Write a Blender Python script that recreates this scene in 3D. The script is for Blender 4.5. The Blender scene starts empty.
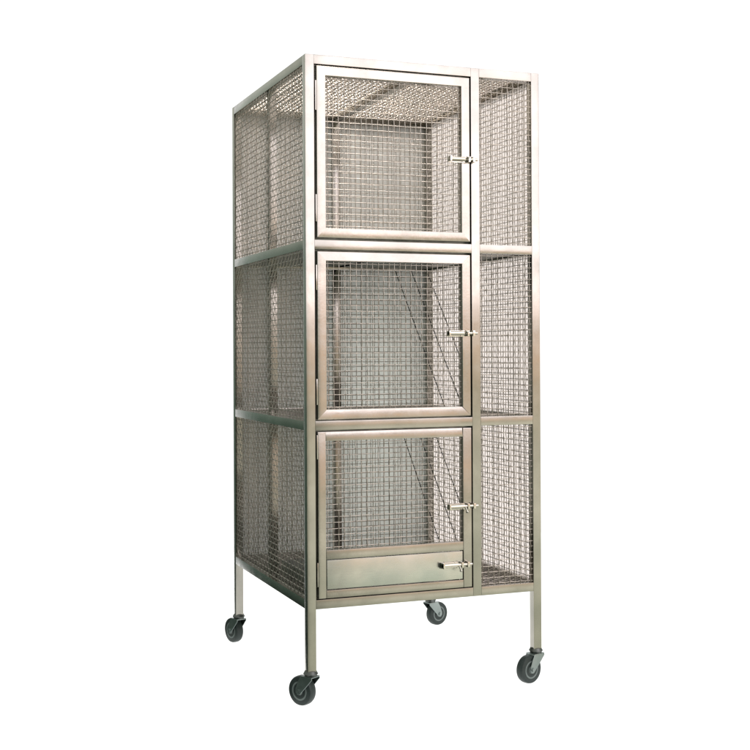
import bpy, bmesh, math, random
import numpy as np
from mathutils import Matrix, Vector

random.seed(7)
scene = bpy.context.scene
COL = scene.collection

# ------------------------------------------------------------------ sizes (metres, floor at z = 0)
Z0 = 0.264                       # underside of the cage body above the floor
W, D, H = 0.710, 0.802, 1.5      # body
T = 0.025                        # square tube
R1, R2 = 0.986, 0.4955           # centre heights of the two middle rails (above Z0)
LEG = 0.1705
PITCH = 0.0164
WIRE = 0.00115                    # wire radius
MX0, MX1 = 0.4925, 0.5185        # front mullion

# ------------------------------------------------------------------ helpers
def box(bm, x0, x1, y0, y1, z0, z1, bev=0.0012):
    b = bmesh.new()
    vs = [b.verts.new((x, y, z)) for x in (x0, x1) for y in (y0, y1) for z in (z0, z1)]
    for f in ((0, 1, 3, 2), (4, 6, 7, 5), (0, 4, 5, 1), (2, 3, 7, 6), (0, 2, 6, 4), (1, 5, 7, 3)):
        b.faces.new([vs[i] for i in f])
    bmesh.ops.recalc_face_normals(b, faces=b.faces)
    if bev:
        bmesh.ops.bevel(b, geom=list(b.edges), offset=bev, segments=2, profile=0.7, affect='EDGES')
    merge(bm, b)

def merge(bm, b, mat=None):
    if mat is not None:
        bmesh.ops.transform(b, matrix=mat, verts=b.verts)
    me = bpy.data.meshes.new('tmp'); b.to_mesh(me); b.free()
    bm.from_mesh(me); bpy.data.meshes.remove(me)

def cyl(bm, p0, p1, r, r2=None, n=24, bev=0.0):
    p0, p1 = Vector(p0), Vector(p1); d = p1 - p0
    b = bmesh.new()
    bmesh.ops.create_cone(b, cap_ends=True, segments=n, radius1=r, radius2=r if r2 is None else r2, depth=d.length)
    if bev:
        ed = [e for e in b.edges if len(e.link_faces) == 2 and any(len(f.verts) > 4 for f in e.link_faces)]
        bmesh.ops.bevel(b, geom=ed, offset=bev, segments=2, affect='EDGES')
    m = Matrix.Translation((p0 + p1) / 2) @ d.to_track_quat('Z', 'Y').to_matrix().to_4x4()
    merge(bm, b, m)

def lathe(bm, prof, n=40, mat=None):
    """profile of (radius, along-x) turned about the x axis"""
    b = bmesh.new(); rings = []
    for r, x in prof:
        rings.append([b.verts.new((x, r * math.cos(2 * math.pi * k / n), r * math.sin(2 * math.pi * k / n))) for k in range(n)])
    for a, c in zip(rings, rings[1:]):
        for k in range(n):
            b.faces.new((a[k], a[(k + 1) % n], c[(k + 1) % n], c[k]))
    if prof[0][0] > 1e-6: b.faces.new(rings[0][::-1])
    if prof[-1][0] > 1e-6: b.faces.new(rings[-1])
    bmesh.ops.recalc_face_normals(b, faces=b.faces)
    merge(bm, b, mat)

def prism(bm, pts, axis_x0, axis_x1, mat=None, bev=0.0008):
    """outline in (y, z) extruded along x"""
    b = bmesh.new()
    f = b.faces.new([b.verts.new((axis_x0, y, z)) for y, z in pts])
    ex = bmesh.ops.extrude_face_region(b, geom=[f])
    bmesh.ops.translate(b, vec=(axis_x1 - axis_x0, 0, 0), verts=[v for v in ex['geom'] if isinstance(v, bmesh.types.BMVert)])
    bmesh.ops.recalc_face_normals(b, faces=b.faces)
    if bev: bmesh.ops.bevel(b, geom=list(b.edges), offset=bev, segments=1, affect='EDGES')
    merge(bm, b, mat)

def link(name, me, mat, parent=None, smooth=True):
    o = bpy.data.objects.new(name, me); COL.objects.link(o)
    if mat: me.materials.append(mat)
    if parent: o.parent = parent
    if smooth:
        me.polygons.foreach_set('use_smooth', [True] * len(me.polygons))
        me.set_sharp_from_angle(angle=math.radians(38))
    return o

def obj(name, bm, mat, parent=None, smooth=True):
    me = bpy.data.meshes.new(name); bm.to_mesh(me); bm.free()
    return link(name, me, mat, parent, smooth)

def boxobj(name, mat, parent, *boxes, bev=0.0012):
    bm = bmesh.new()
    for b in boxes: box(bm, *b, bev=bev)
    return obj(name, bm, mat, parent)

def weave(name, mat, parent, origin, u, v, lu, lv, pitch=PITCH, r=WIRE, seed=0):
    """crimped woven wire panel: both sets of wires bend over and under each other"""
    rng = np.random.default_rng(seed)
    origin, u, v = (np.array(a, float) for a in (origin, u, v))
    n = np.cross(u, v)
    V, F = [], []; base = 0
    K = 6
    for (a, b, la, lb, par) in ((u, v, lu, lv, 0), (v, u, lv, lu, 1)):
        nw = int(round(lb / pitch)); pb = lb / nw          # wires sit half a pitch inside both ends
        nc = int(round(la / pitch)); pa = la / nc
        t = np.arange(0, 2 * nc + 1) * 0.5
        for i in range(nw):
            ph = (i + par) % 2
            z = r * 0.92 * np.cos(math.pi * (t - 0.5 + ph))
            off = (i + 0.5) * pb + rng.normal(0, 0.00038)
            wob = np.convolve(rng.normal(0, 0.00025, len(t) + 6), np.ones(7) / 7, 'valid')[:len(t)] * 2.6
            z = z + np.convolve(rng.normal(0, 0.0003, len(t) + 6), np.ones(7) / 7, 'valid')[:len(t)]
            c = origin + np.outer(t * pa, a) + np.outer(off + wob, b) + np.outer(z, n)
            ang = np.arange(K) * 2 * math.pi / K + 0.3
            ring = np.outer(np.cos(ang) * r, b) + np.outer(np.sin(ang) * r, n)
            V.append((c[:, None, :] + ring[None, :, :]).reshape(-1, 3))
            m = len(t); k = np.arange(K); k2 = (k + 1) % K
            s = (np.arange(m - 1) * K)[:, None]
            q = np.stack([s + k, s + k2, s + K + k2, s + K + k], -1).reshape(-1, 4) + base
            F.append(q); base += m * K
    V = np.concatenate(V); F = np.concatenate(F)
    me = bpy.data.meshes.new(name)
    me.vertices.add(len(V)); me.vertices.foreach_set('co', V.ravel())
    me.loops.add(F.size); me.loops.foreach_set('vertex_index', F.ravel().astype(np.int32))
    me.polygons.add(len(F)); me.polygons.foreach_set('loop_start', np.arange(0, F.size, 4, dtype=np.int32))
    me.polygons.foreach_set('loop_total', np.full(len(F), 4, np.int32))
    me.update(calc_edges=True)
    me.polygons.foreach_set('use_smooth', [True] * len(F))
    return link(name, me, mat, parent, smooth=False)

# ------------------------------------------------------------------ materials
def nodes(name):
    m = bpy.data.materials.new(name); m.use_nodes = True
    return m, m.node_tree.nodes, m.node_tree.links, m.node_tree.nodes['Principled BSDF']

def steel(name, base, base2, rough, stretch=(1, 1, 1), bump=0.05, metallic=1.0, streak=0.12):
    m, N, L, P = nodes(name)
    tc = N.new('ShaderNodeTexCoord')
    mp = N.new('ShaderNodeMapping'); mp.inputs['Scale'].default_value = stretch
    L.new(tc.outputs['Object'], mp.inputs['Vector'])
    big = N.new('ShaderNodeTexNoise'); big.inputs['Scale'].default_value = 9; big.inputs['Detail'].default_value = 6
    L.new(tc.outputs['Object'], big.inputs['Vector'])
    fine = N.new('ShaderNodeTexNoise'); fine.inputs['Scale'].default_value = 60; fine.inputs['Detail'].default_value = 5
    L.new(mp.outputs['Vector'], fine.inputs['Vector'])
    mix = N.new('ShaderNodeMix'); mix.data_type = 'RGBA'
    rmp = N.new('ShaderNodeMapRange'); rmp.inputs['From Min'].default_value = 0.35; rmp.inputs['From Max'].default_value = 0.65
    L.new(big.outputs['Fac'], rmp.inputs['Value'])
    L.new(rmp.outputs['Result'], mix.inputs['Factor'])
    mix.inputs['A'].default_value = (*base, 1); mix.inputs['B'].default_value = (*base2, 1)
    L.new(mix.outputs['Result'], P.inputs['Base Color'])
    rr = N.new('ShaderNodeMapRange'); rr.inputs['From Min'].default_value = 0.3; rr.inputs['From Max'].default_value = 0.7
    rr.inputs['To Min'].default_value = rough - streak * 0.5; rr.inputs['To Max'].default_value = rough + streak * 0.5
    sm = N.new('ShaderNodeTexNoise'); sm.inputs['Scale'].default_value = 17; sm.inputs['Detail'].default_value = 8
    sm.inputs['Distortion'].default_value = 1.2
    L.new(tc.outputs['Object'], sm.inputs['Vector'])
    av = N.new('ShaderNodeMath'); av.operation = 'MULTIPLY_ADD'; av.inputs[1].default_value = .9
    hf = N.new('ShaderNodeMath'); hf.operation = 'MULTIPLY_ADD'; hf.inputs[1].default_value = .6; hf.inputs[2].default_value = -.25
    L.new(fine.outputs['Fac'], hf.inputs[0])
    L.new(sm.outputs['Fac'], av.inputs[0]); L.new(hf.outputs[0], av.inputs[2])
    L.new(av.outputs[0], rr.inputs['Value']); L.new(rr.outputs['Result'], P.inputs['Roughness'])
    b = N.new('ShaderNodeBump'); b.inputs['Strength'].default_value = bump; b.inputs['Distance'].default_value = 0.002
    add = N.new('ShaderNodeMath'); add.operation = 'ADD'
    wav = N.new('ShaderNodeMath'); wav.operation = 'MULTIPLY'; wav.inputs[1].default_value = 2.2
    L.new(big.outputs['Fac'], wav.inputs[0])
    L.new(fine.outputs['Fac'], add.inputs[0]); L.new(wav.outputs[0], add.inputs[1])
    L.new(add.outputs[0], b.inputs['Height']); L.new(b.outputs['Normal'], P.inputs['Normal'])
    P.inputs['Metallic'].default_value = metallic
    return m

M = {}
M['steel_v'] = steel('satin steel upright', (.385, .365, .325), (.305, .295, .26), .17, (14, 14, .6), .03)
M['steel_h'] = steel('satin steel rail', (.385, .365, .325), (.305, .295, .26), .17, (.6, .6, 14), .03)
M['door'] = steel('satin steel door', (.40, .372, .33), (.32, .305, .268), .18, (3, 3, 3), .025)
M['drawer'] = steel('brushed steel sheet', (.53, .52, .475), (.42, .445, .41), .26, (.5, 8, 9), .04)
M['wire'] = steel('steel wire', (.50, .45, .395), (.39, .36, .32), .34, (1, 1, 1), 0.0)
M['sheet'] = steel('dull steel sheet', (.27, .28, .255), (.20, .21, .19), .45, (1, 1, 1), .05)
M['latch'] = steel('polished latch', (.62, .59, .52), (.54, .51, .45), .16, (1, 1, 1), .02)
M['zinc'] = steel('zinc plated fork', (.33, .37, .36), (.24, .28, .27), .36, (1, 1, 1), .05)
M['dark_zinc'] = steel('dark swivel plate', (.13, .14, .13), (.09, .095, .09), .38, (1, 1, 1), .05)

def frosted(name, col, trans):
    m, N, L, P = nodes(name)
    out = [n for n in N if n.type == 'OUTPUT_MATERIAL'][0]
    tc = N.new('ShaderNodeTexCoord')
    n = N.new('ShaderNodeTexNoise'); n.inputs['Scale'].default_value = 7; n.inputs['Detail'].default_value = 5
    L.new(tc.outputs['Object'], n.inputs['Vector'])
    mix = N.new('ShaderNodeMix'); mix.data_type = 'RGBA'; L.new(n.outputs['Fac'], mix.inputs['Factor'])
    mix.inputs['A'].default_value = (*[c * .93 for c in col], 1); mix.inputs['B'].default_value = (*[min(1, c * 1.07) for c in col], 1)
    L.new(mix.outputs['Result'], P.inputs['Base Color']); P.inputs['Roughness'].default_value = .45
    t = N.new('ShaderNodeBsdfTranslucent'); L.new(mix.outputs['Result'], t.inputs['Color'])
    ms = N.new('ShaderNodeMixShader'); ms.inputs[0].default_value = trans
    L.new(P.outputs[0], ms.inputs[1]); L.new(t.outputs[0], ms.inputs[2]); L.new(ms.outputs[0], out.inputs['Surface'])
    return m
M['back'] = frosted('added back diffuser', (.68, .675, .65), .14)
M['side'] = frosted('added side diffuser', (.95, .875, .85), .9)

def rubber(name, col, rough):
    m, N, L, P = nodes(name)
    n = N.new('ShaderNodeTexNoise'); n.inputs['Scale'].default_value = 120; n.inputs['Detail'].default_value = 6
    tc = N.new('ShaderNodeTexCoord'); L.new(tc.outputs['Object'], n.inputs['Vector'])
    mix = N.new('ShaderNodeMix'); mix.data_type = 'RGBA'
    L.new(n.outputs['Fac'], mix.inputs['Factor'])
    mix.inputs['A'].default_value = (*[c * .7 for c in col], 1); mix.inputs['B'].default_value = (*[c * 1.4 for c in col], 1)
    L.new(mix.outputs['Result'], P.inputs['Base Color'])
    P.inputs['Roughness'].default_value = rough
    P.inputs['Specular IOR Level'].default_value = .3
    b = N.new('ShaderNodeBump'); b.inputs['Strength'].default_value = .15; b.inputs['Distance'].default_value = .0008
    L.new(n.outputs['Fac'], b.inputs['Height']); L.new(b.outputs['Normal'], P.inputs['Normal'])
    return m
M['rubber'] = rubber('dark rubber', (.022, .031, .029), .45)
M['hub'] = rubber('grey plastic hub', (.13, .155, .148), .45)

# ------------------------------------------------------------------ the cage
cage = bpy.data.objects.new('wire_cage', None); COL.objects.link(cage)
cage.empty_display_size = .1
cage.location = (0, 0, Z0)
cage['label'] = 'tall satin steel wire mesh cage with three doors stacked down its front, on four casters'
cage['category'] = 'cage'

t0, t1 = T, H - T
lev = [(0, T), (R2 - T / 2, R2 + T / 2), (R1 - T / 2, R1 + T / 2), (H - T, H)]
bays = [(T, R2 - T / 2), (R2 + T / 2, R1 - T / 2), (R1 + T / 2, H - T)]

# corner posts run down into the legs
for x in (0, W - T):
    for y in (0, D - T):
        boxobj('corner_post', M['steel_v'], cage, (x, x + T, y, y + T, -LEG, H))
# rails
for z0, z1 in lev:
    boxobj('rail', M['steel_h'], cage, (T, MX0, 0, T, z0, z1))
    boxobj('rail', M['steel_h'], cage, (MX1, W - T, 0, T, z0, z1))
    boxobj('rail', M['steel_h'], cage, (T, W - T, D - T, D, z0, z1))
    boxobj('rail', M['steel_h'], cage, (0, T, T, D - T, z0, z1))
    boxobj('rail', M['steel_h'], cage, (W - T, W, T, D - T, z0, z1))
boxobj('mullion', M['steel_v'], cage, (MX0, MX1, 0, T, 0, H))
MY = D / 2
for z0, z1 in bays:
    boxobj('mid_post', M['steel_v'], cage, (.0088, T + .006, MY - T / 2 - .006, MY + T / 2 - .006, z0, z1))
    boxobj('mid_post', M['steel_v'], cage, (W - T - .003, W - .004, MY - T / 2, MY + T / 2, z0, z1))
    boxobj('mid_post', M['steel_v'], cage, (W / 2 - T / 2, W / 2 + T / 2, D - T - .003, D - .004, z0, z1))
XC = W / 2 - T / 2
boxobj('crossbar', M['steel_h'], cage, (XC, XC + T, T, D - T, H - T - .002, H - .004))
for z0, z1 in lev[:3]:
    boxobj('crossbar', M['steel_h'], cage, (XC, XC + T, T, D - T, z0 + .0065, z1 - .0065))

def plate(name, mat, a, b):
    """thin upright sheet between two opposite corners"""
    (x0, y0, z0), (x1, y1, z1) = a, b
    me = bpy.data.meshes.new(name)
    me.from_pydata([(x0, y0, z0), (x1, y1, z0), (x1, y1, z1), (x0, y0, z1)], [], [(0, 1, 2, 3)])
    return link(name, me, mat, cage, smooth=False)

# woven wire panels: sides, back, right-hand front column, roof, shelves
IN = .0050
k = 0
for z0, z1 in bays:
    k += 1
    weave('wire_mesh', M['wire'], cage, (IN, T - .002, z0 - .002), (0, 1, 0), (0, 0, 1), D - 2 * T + .004, z1 - z0 + .004, r=.00128, seed=k)
    weave('wire_mesh', M['wire'], cage, (W - IN, T - .002, z0 - .002), (0, 1, 0), (0, 0, 1), D - 2 * T + .004, z1 - z0 + .004, seed=k + 10)
    weave('wire_mesh', M['wire'], cage, (T - .002, D - IN - .004, z0 - .002), (1, 0, 0), (0, 0, 1), W - 2 * T + .004, z1 - z0 + .004, seed=k + 20)
    weave('wire_mesh', M['wire'], cage, (MX1 - .002, IN, z0 - .002), (1, 0, 0), (0, 0, 1), W - T - MX1 + .004, z1 - z0 + .004, seed=k + 30)
    plate('added_back_sheet', M['back'], (T, D - .002, z0), (W - T, D - .002, z1))  # added sheet, makes the bays read grey instead of white
    plate('added_side_sheet', M['side'], (W - .002, T, z0), (W - .002, D - T, z1))  # added pinkish sheet, tones down the white behind the right mesh
weave('roof_mesh', M['wire'], cage, (T - .002, T - .002, H - IN), (1, 0, 0), (0, 1, 0), W - 2 * T + .004, D - 2 * T + .004, r=.0019, seed=50)
for z in (R1, R2):
    weave('shelf_mesh', M['wire'], cage, (T - .002, T - .002, z + .008), (1, 0, 0), (0, 1, 0), W - 2 * T + .004, D - 2 * T + .004, seed=int(z * 100))
    boxobj('shelf', M['sheet'], cage, (T - .0005, W - T + .0005, T - .0005, D - T + .0005, z - .006, z - .0045), bev=0)
boxobj('base_plate', M['sheet'], cage, (T - .0005, W - T + .0005, T - .0005, D - T + .0005, .004, .0055), bev=0)
weave('floor_mesh', M['wire'], cage, (T - .002, T - .002, T + .002), (1, 0, 0), (0, 1, 0), W - 2 * T + .004, D - 2 * T + .004, seed=70)

# slanting wires inside the two lower bays
for (zt, zb) in ((R1 - T / 2 - .002, R2 + T / 2 + .002), (R2 - T / 2 - .002, T + .01)):
    for x in (.562, .622, .680):
        bm = bmesh.new(); cyl(bm, (x, .765, zt), (x, .34, zb), .0016, n=10)
        obj('slanting_wire', bm, M['dark_zinc'], cage)

# ------------------------------------------------------------------ doors
def frame_ring(bm, x0, x1, z0, z1, w, y0, y1, wb=None, lean=0):
    """mitred rectangular frame"""
    wb = w if wb is None else wb
    o = [(x0, z0), (x1, z0), (x1, z1), (x0, z1)]
    i = [(x0 + w, z0 + wb), (x1 - w, z0 + wb), (x1 - w, z1 - w), (x0 + w, z1 - w)]
    for a in range(4):
        c = (a + 1) % 4
        b = bmesh.new()
        q = [o[a], o[c], i[c], i[a]]
        f = b.faces.new([b.verts.new((x, y0, z)) for x, z in q])
        ex = bmesh.ops.extrude_face_region(b, geom=[f])
        bmesh.ops.translate(b, vec=(0, y1 - y0, 0), verts=[g for g in ex['geom'] if isinstance(g, bmesh.types.BMVert)])
        if a in (0, 2) and lean:                       # cross members with a face dressed back slightly
            zm = max(v.co.z for v in b.verts)
            for v in b.verts:
                if v.co.y < y0 + .001 and v.co.z > zm - .001: v.co.y += lean
        bmesh.ops.recalc_face_normals(b, faces=b.faces)
        long = [e for e in b.edges if (e.verts[0].co - e.verts[1].co).length > w * 2.0]
        bmesh.ops.bevel(b, geom=long, offset=.0022, segments=3, profile=.6, affect='EDGES')
        merge(bm, b)

def latch(parent, x0, x1, z, drop=True):
    """barrel bolt: base plate, two guide loops, round bolt with turned-down handle, keeper"""
    bm = bmesh.new()
    y = -.004
    box(bm, x0, x0 + .054, -.0035, -.0006, z - .0085, z + .0085, bev=.0006)          # base plate
    cyl(bm, (x0 + .001, -.0095, z + .001), (x0 + .050, -.0095, z + .001), .0062, n=20, bev=.0008)   # barrel
    cyl(bm, (x0 + .050, -.0095, z + .001), (x1, -.0095, z + .001), .0040, n=16, bev=.0008)          # bolt
    for sx in (.012, .042):
        for sz in (-.0068, .0078): cyl(bm, (x0 + sx, -.0005, z + sz), (x0 + sx, -.0050, z + sz), .0017, n=10)
    box(bm, x0 + .001, x0 + .006, -.0168, -.003, z - .0072, z + .0085, bev=.0012)
    box(bm, x0 + .058, x0 + .064, -.0155, .0006, z - .0075, z + .0085, bev=.0012)
    box(bm, x1 - .016, x1 - .009, -.0150, .0006, z - .0070, z + .0085, bev=.0012)
    cyl(bm, (x0 + .052, -.0105, z), (x0 + .054, -.019, z - (.013 if drop else -.004)), .0030, n=12)
    b = bmesh.new(); bmesh.ops.create_uvsphere(b, u_segments=14, v_segments=10, radius=.0046)
    merge(bm, b, Matrix.Translation((x0 + .054, -.0195, z - (.014 if drop else -.005))))
    return obj('latch', bm, M['latch'], parent)

DX0, DX1, FW = .0318, .4892, .0268
def hinge(parent, z0, z1):
    bm = bmesh.new()
    box(bm, .0284, DX0 + .0004, .0002, .016, z0, z1, bev=.0012)
    return obj('hinge', bm, M['steel_v'], parent)

def door(z0, z1, wb=None, lz=0, lx=(.420, .508), drop=True, hz=(), lean=0):
    bm = bmesh.new()
    frame_ring(bm, DX0, DX1, z0, z1, FW, .0008, T, wb, lean)
    d = obj('door', bm, M['door'], cage)
    b = FW if wb is None else wb
    weave('door_mesh', M['wire'], d, (DX0 + FW - .002, .0085, z0 + b - .002), (1, 0, 0), (0, 0, 1),
          DX1 - DX0 - 2 * FW + .004, z1 - z0 - FW - b + .004, seed=int(z0 * 1000))
    latch(d, lx[0], lx[1], lz, drop)
    for a, c in hz: hinge(d, a, c)
    return d

door(1.0048, 1.4715, lz=1.2365, hz=((1.350, 1.431), (1.048, 1.122)), drop=False)
door(.5120, .9690, lz=.7450, lx=(.414, .505), hz=((.863, .931), (.552, .622)), drop=False, lean=.0024)

# the lowest door carries a drawer in its foot: the frame has a second opening
DZ0, DZ1 = .0275, .4782
bm = bmesh.new()
S0, S1 = .1325, .1575                                    # bar between drawer and window
box(bm, DX0, DX0 + FW - .004, .0008, T, DZ0, DZ1, bev=.002)
box(bm, DX1 - FW + .0005, DX1, .0008, T, DZ0, DZ1, bev=.002)
xa, xb = DX0 + FW - .004, DX1 - FW + .0005
b = bmesh.new(); box(b, xa, xb, .0012, T, DZ1 - FW + .002, DZ1, bev=.002)
for v_ in b.verts:
    if v_.co.y < .006 and v_.co.z > DZ1 - .006: v_.co.y += .0024
merge(bm, b)
box(bm, xa, xb, .0012, T, S0, S1, bev=.002)
box(bm, xa, xb, .0012, T, DZ0, DZ0 + .0215, bev=.002)
d3 = obj('door', bm, M['door'], cage)
d3['label'] = 'lowest door with a drawer front in its foot'
weave('door_mesh', M['wire'], d3, (xa - .002, .0085, S1 - .002), (1, 0, 0), (0, 0, 1), xb - xa + .004, DZ1 - FW + .002 - S1 + .004, seed=99)
latch(d3, .4125, .5045, .2570)
for a, c in ((.405, .470), (.060, .125)): hinge(d3, a, c)

for z0, z1 in ((1.0048, 1.4715), (.5120, .9690), (DZ0, DZ1)):          # flat strips the doors close against
    a0, a1, b0, b1 = T - .004, MX0 + .004, z0 - .010, z1 + .010
    boxobj('door_stop', M['sheet'], cage, (a0, a0 + .016, T + .0006, T + .003, b0, b1), (a1 - .016, a1, T + .0006, T + .003, b0, b1),
           (a0 + .016, a1 - .016, T + .0006, T + .003, b1 - .020, b1), (a0 + .016, a1 - .016, T + .0006, T + .003, b0, b0 + .020), bev=0)

dr = boxobj('drawer', M['drawer'], cage, (xa + .0022, xb - .0022, .0022, .020, DZ0 + .0240, S0 - .0024))
latch(dr, .3925, .4850, .0930)
# the tray behind the drawer front
boxobj('tray', M['sheet'], dr,
       (xa + .006, xb - .006, .0205, .45, .0300, .0318), (xa + .004, xa + .0056, .0205, .45, .0300, .060),
       (xb - .0056, xb - .004, .0205, .45, .0300, .060), (xa + .006, xb - .006, .4505, .452, .0300, .060), bev=0)

# ------------------------------------------------------------------ casters
def make_caster():
    """built with the leg axis at the origin, floor at -0.0935, trail along +y, axle along x"""
    R, zc, tr = .0405, -.0935 + .0405, .030
    bm = bmesh.new()                                                   # swivel plate and fork
    out = [(-.017, -.010), (-.0185, -.016), (-.004, -.032), (tr - .009, zc - .005), (tr - .004, zc - .010), (tr + .004, zc - .010),
           (tr + .0095, zc - .003), (tr + .0095, zc + .006), (.030, -.024), (.021, -.0105)]
    for s in (-1, 1):
        prism(bm, out, s * .0158, s * .0178)
    box(bm, -.0178, .0178, -.0175, .0225, -.0125, -.0096, bev=.001)
    ca = obj('caster', bm, M['zinc'], cage)
    bm = bmesh.new()
    prof = [(.0255, -.0125), (.0345, -.0125), (.0385, -.0115), (.0402, -.007), (.0405, 0), (.0402, .007), (.0385, .0115), (.0345, .0125), (.0255, .0125)]
    lathe(bm, prof, 48, Matrix.Translation((0, tr, zc)))
    obj('tyre', bm, M['rubber'], ca)
    bm = bmesh.new()
    prof = [(.0045, -.0138), (.010, -.0138), (.0115, -.0122), (.020, -.0120), (.0220, -.0128), (.0258, -.0128),
            (.0258, .0128), (.0220, .0128), (.020, .0120), (.0115, .0122), (.010, .0138), (.0045, .0138)]
    lathe(bm, prof, 40, Matrix.Translation((0, tr, zc)))
    obj('hub', bm, M['hub'], ca)
    bm = bmesh.new()
    cyl(bm, (-.0215, tr, zc), (.0215, tr, zc), .0036, n=14, bev=.0006)
    for s in (-1, 1): cyl(bm, (s * .0178, tr, zc), (s * .0212, tr, zc), .0062, n=6)
    obj('axle_bolt', bm, M['zinc'], ca)
    bm = bmesh.new()
    cyl(bm, (0, 0, -.0035), (0, 0, .0040), .0205, .0165, n=28)
    cyl(bm, (0, 0, -.0098), (0, 0, -.0035), .0165, .0185, n=28)
    obj('swivel_plate', bm, M['dark_zinc'], ca)
    return ca

proto = make_caster()
def place(o, x, y, deg):
    o.location = (x, y, -LEG); o.rotation_euler = (0, 0, math.radians(deg))
def dup(o):
    c = o.copy(); COL.objects.link(c); c.parent = o.parent
    for ch in list(o.children):
        e = ch.copy(); COL.objects.link(e); e.parent = c
    return c
h = T / 2
spots = [(h, h, 32), (W - h, h, 108), (h, D - h, 18), (W - h, D - h, -72)]
cs = [proto] + [dup(proto) for _ in spots[1:]]
for o, s in zip(cs, spots): place(o, *s)

# ------------------------------------------------------------------ the surface it stands on: white floor, lit through by an added lamp below
m, N, L, P = nodes('translucent white floor')
N.remove(P)
out = [n for n in N if n.type == 'OUTPUT_MATERIAL'][0]
dif = N.new('ShaderNodeBsdfDiffuse'); dif.inputs['Color'].default_value = (.88, .88, .88, 1)
trn = N.new('ShaderNodeBsdfTranslucent'); trn.inputs['Color'].default_value = (.9, .9, .9, 1)
mx = N.new('ShaderNodeMixShader'); mx.inputs[0].default_value = .95
L.new(dif.outputs[0], mx.inputs[1]); L.new(trn.outputs[0], mx.inputs[2]); L.new(mx.outputs[0], out.inputs['Surface'])
FX0, FX1, FY0, FY1 = -.07, 2.6, -.12, 2.6
me = bpy.data.meshes.new('floor')
me.from_pydata([(FX0, FY0, 0), (FX1, FY0, 0), (FX1, FY1, 0), (FX0, FY1, 0)], [], [(0, 1, 2, 3)])
fl = link('floor', me, m, smooth=False)
fl['kind'] = 'structure'

def area(name, loc, target, sx, sy, radiance, col):
    l = bpy.data.lights.new(name, 'AREA'); l.shape = 'RECTANGLE'; l.size = sx; l.size_y = sy
    l.energy = radiance * math.pi * sx * sy; l.color = col
    o = bpy.data.objects.new(name, l); COL.objects.link(o)
    o.location = loc
    o.rotation_euler = (Vector(target) - Vector(loc)).to_track_quat('-Z', 'Y').to_euler()
    return o
fx, fy = (FX0 + FX1) / 2, (FY0 + FY1) / 2
area('under_floor_fill', (fx, fy, -.03), (fx, fy, 1), FX1 - FX0 + .06, FY1 - FY0 + .06, 1.16, (1, 1, 1))  # added lamp under the floor, keeps it white and shadowless
# large soft lamp in front, its lower edge near lens height
area('soft_lamp', (1.75, -4.0, 2.61), (.6, 0, 2.56), 4.0, 2.6, 1.95, (1, .93, 1.02))

area('top_bay_fill', (.40, .35, 2.75), (.36, .40, 0), 1.1, 1.1, 18.0, (1, .92, .86))  # added overhead fill, brightens the top bay through the roof mesh

# added lamp behind the back sheet, brightens the right of the lower bays
area('back_sheet_fill', (.52, D + .27, Z0 + .46), (.50, D, Z0 + .46), .12, .80, 17.0, (.95, 1, .93))

# ------------------------------------------------------------------ surroundings as a studio light environment
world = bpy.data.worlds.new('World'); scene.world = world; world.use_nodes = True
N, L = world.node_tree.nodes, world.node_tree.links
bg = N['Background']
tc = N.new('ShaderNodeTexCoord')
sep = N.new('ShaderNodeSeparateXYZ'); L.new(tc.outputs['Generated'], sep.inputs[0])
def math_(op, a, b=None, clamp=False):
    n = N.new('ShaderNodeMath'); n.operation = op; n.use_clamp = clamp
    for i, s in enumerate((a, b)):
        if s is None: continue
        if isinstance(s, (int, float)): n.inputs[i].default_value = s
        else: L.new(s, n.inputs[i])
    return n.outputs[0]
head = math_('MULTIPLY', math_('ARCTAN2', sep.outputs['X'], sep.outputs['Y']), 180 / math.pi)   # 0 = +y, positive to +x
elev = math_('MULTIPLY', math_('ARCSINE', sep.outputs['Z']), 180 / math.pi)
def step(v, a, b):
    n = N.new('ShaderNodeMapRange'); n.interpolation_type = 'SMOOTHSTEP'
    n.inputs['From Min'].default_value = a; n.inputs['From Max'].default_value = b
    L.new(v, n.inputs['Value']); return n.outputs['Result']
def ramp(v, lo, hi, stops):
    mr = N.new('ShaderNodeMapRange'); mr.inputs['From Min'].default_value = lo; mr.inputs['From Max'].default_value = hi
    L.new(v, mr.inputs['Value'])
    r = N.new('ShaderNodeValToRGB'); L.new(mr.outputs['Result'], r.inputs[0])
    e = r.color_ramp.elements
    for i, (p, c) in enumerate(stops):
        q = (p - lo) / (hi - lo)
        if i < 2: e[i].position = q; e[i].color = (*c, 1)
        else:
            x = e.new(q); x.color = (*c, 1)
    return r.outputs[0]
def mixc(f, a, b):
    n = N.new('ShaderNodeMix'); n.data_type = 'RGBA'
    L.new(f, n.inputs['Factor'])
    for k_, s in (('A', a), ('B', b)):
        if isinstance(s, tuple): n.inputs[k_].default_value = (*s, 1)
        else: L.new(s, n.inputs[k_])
    return n.outputs['Result']
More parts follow.
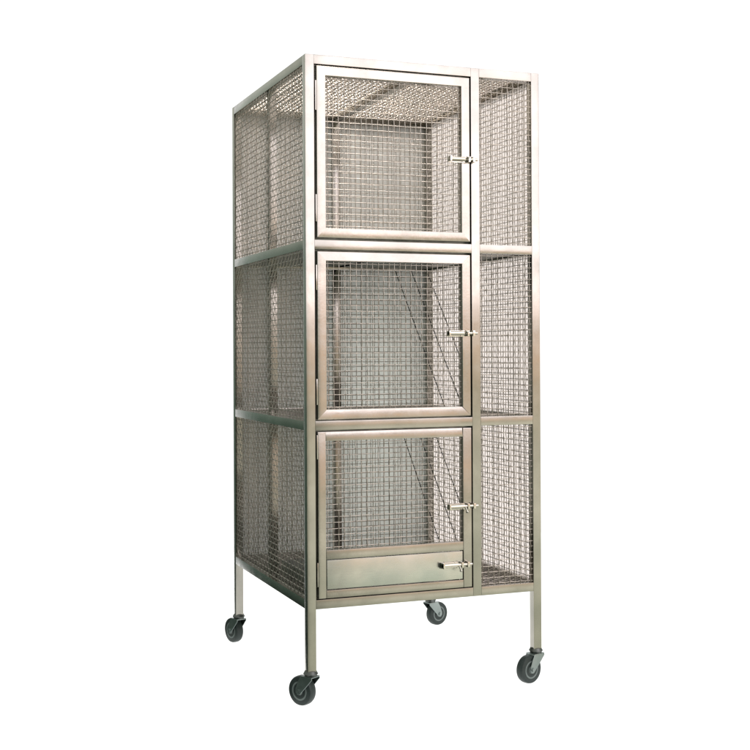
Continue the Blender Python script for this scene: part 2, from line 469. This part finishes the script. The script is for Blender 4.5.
side = ramp(elev, -90, 90, [(-90, (.03, .036, .03)), (90, (2, 1.95, 1.9)), (-16, (.025, .037, .029)), (-4, (.125, .185, .145)),
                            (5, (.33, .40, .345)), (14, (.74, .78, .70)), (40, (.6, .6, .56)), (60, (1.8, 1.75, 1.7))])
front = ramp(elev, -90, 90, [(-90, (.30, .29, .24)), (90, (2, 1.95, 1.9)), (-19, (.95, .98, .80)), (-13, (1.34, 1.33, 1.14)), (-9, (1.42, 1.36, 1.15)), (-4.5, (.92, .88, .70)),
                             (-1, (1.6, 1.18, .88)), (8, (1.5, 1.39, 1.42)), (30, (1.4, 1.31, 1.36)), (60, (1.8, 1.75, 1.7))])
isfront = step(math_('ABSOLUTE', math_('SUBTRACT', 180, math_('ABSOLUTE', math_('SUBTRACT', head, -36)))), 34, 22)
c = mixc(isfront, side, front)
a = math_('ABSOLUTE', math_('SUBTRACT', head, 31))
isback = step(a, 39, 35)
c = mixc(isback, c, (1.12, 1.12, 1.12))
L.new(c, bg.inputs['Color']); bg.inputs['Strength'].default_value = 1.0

# ------------------------------------------------------------------ camera
cam = bpy.data.cameras.new('camera'); co = bpy.data.objects.new('camera', cam); COL.objects.link(co)
yaw, pit, rol, f, px, py = .3701, .00422, -.00475, 1235.946, 386.849, 344.424
s, c_ = math.sin(yaw), math.cos(yaw)
fwd = Vector((s * math.cos(pit), c_ * math.cos(pit), math.sin(pit)))
right = Vector((c_, -s, 0)); up = right.cross(fwd)
Rm = Matrix((right, up, -fwd)).transposed() @ Matrix.Rotation(rol, 3, 'Z')
co.matrix_world = Matrix.Translation((-1.0015, -3.18214, .70054 + Z0)) @ Rm.to_4x4()
cam.sensor_fit = 'HORIZONTAL'; cam.sensor_width = 36
cam.lens = f / 750 * 36
cam.shift_x = (375 - px) / 750; cam.shift_y = (py - 375) / 750
cam.clip_start = .05; cam.clip_end = 200
scene.camera = co

vs = scene.view_settings
scene.display_settings.display_device = 'sRGB'
vs.view_transform = 'Standard'; vs.look = 'None'; vs.exposure = 0; vs.gamma = 1; vs.use_curve_mapping = False
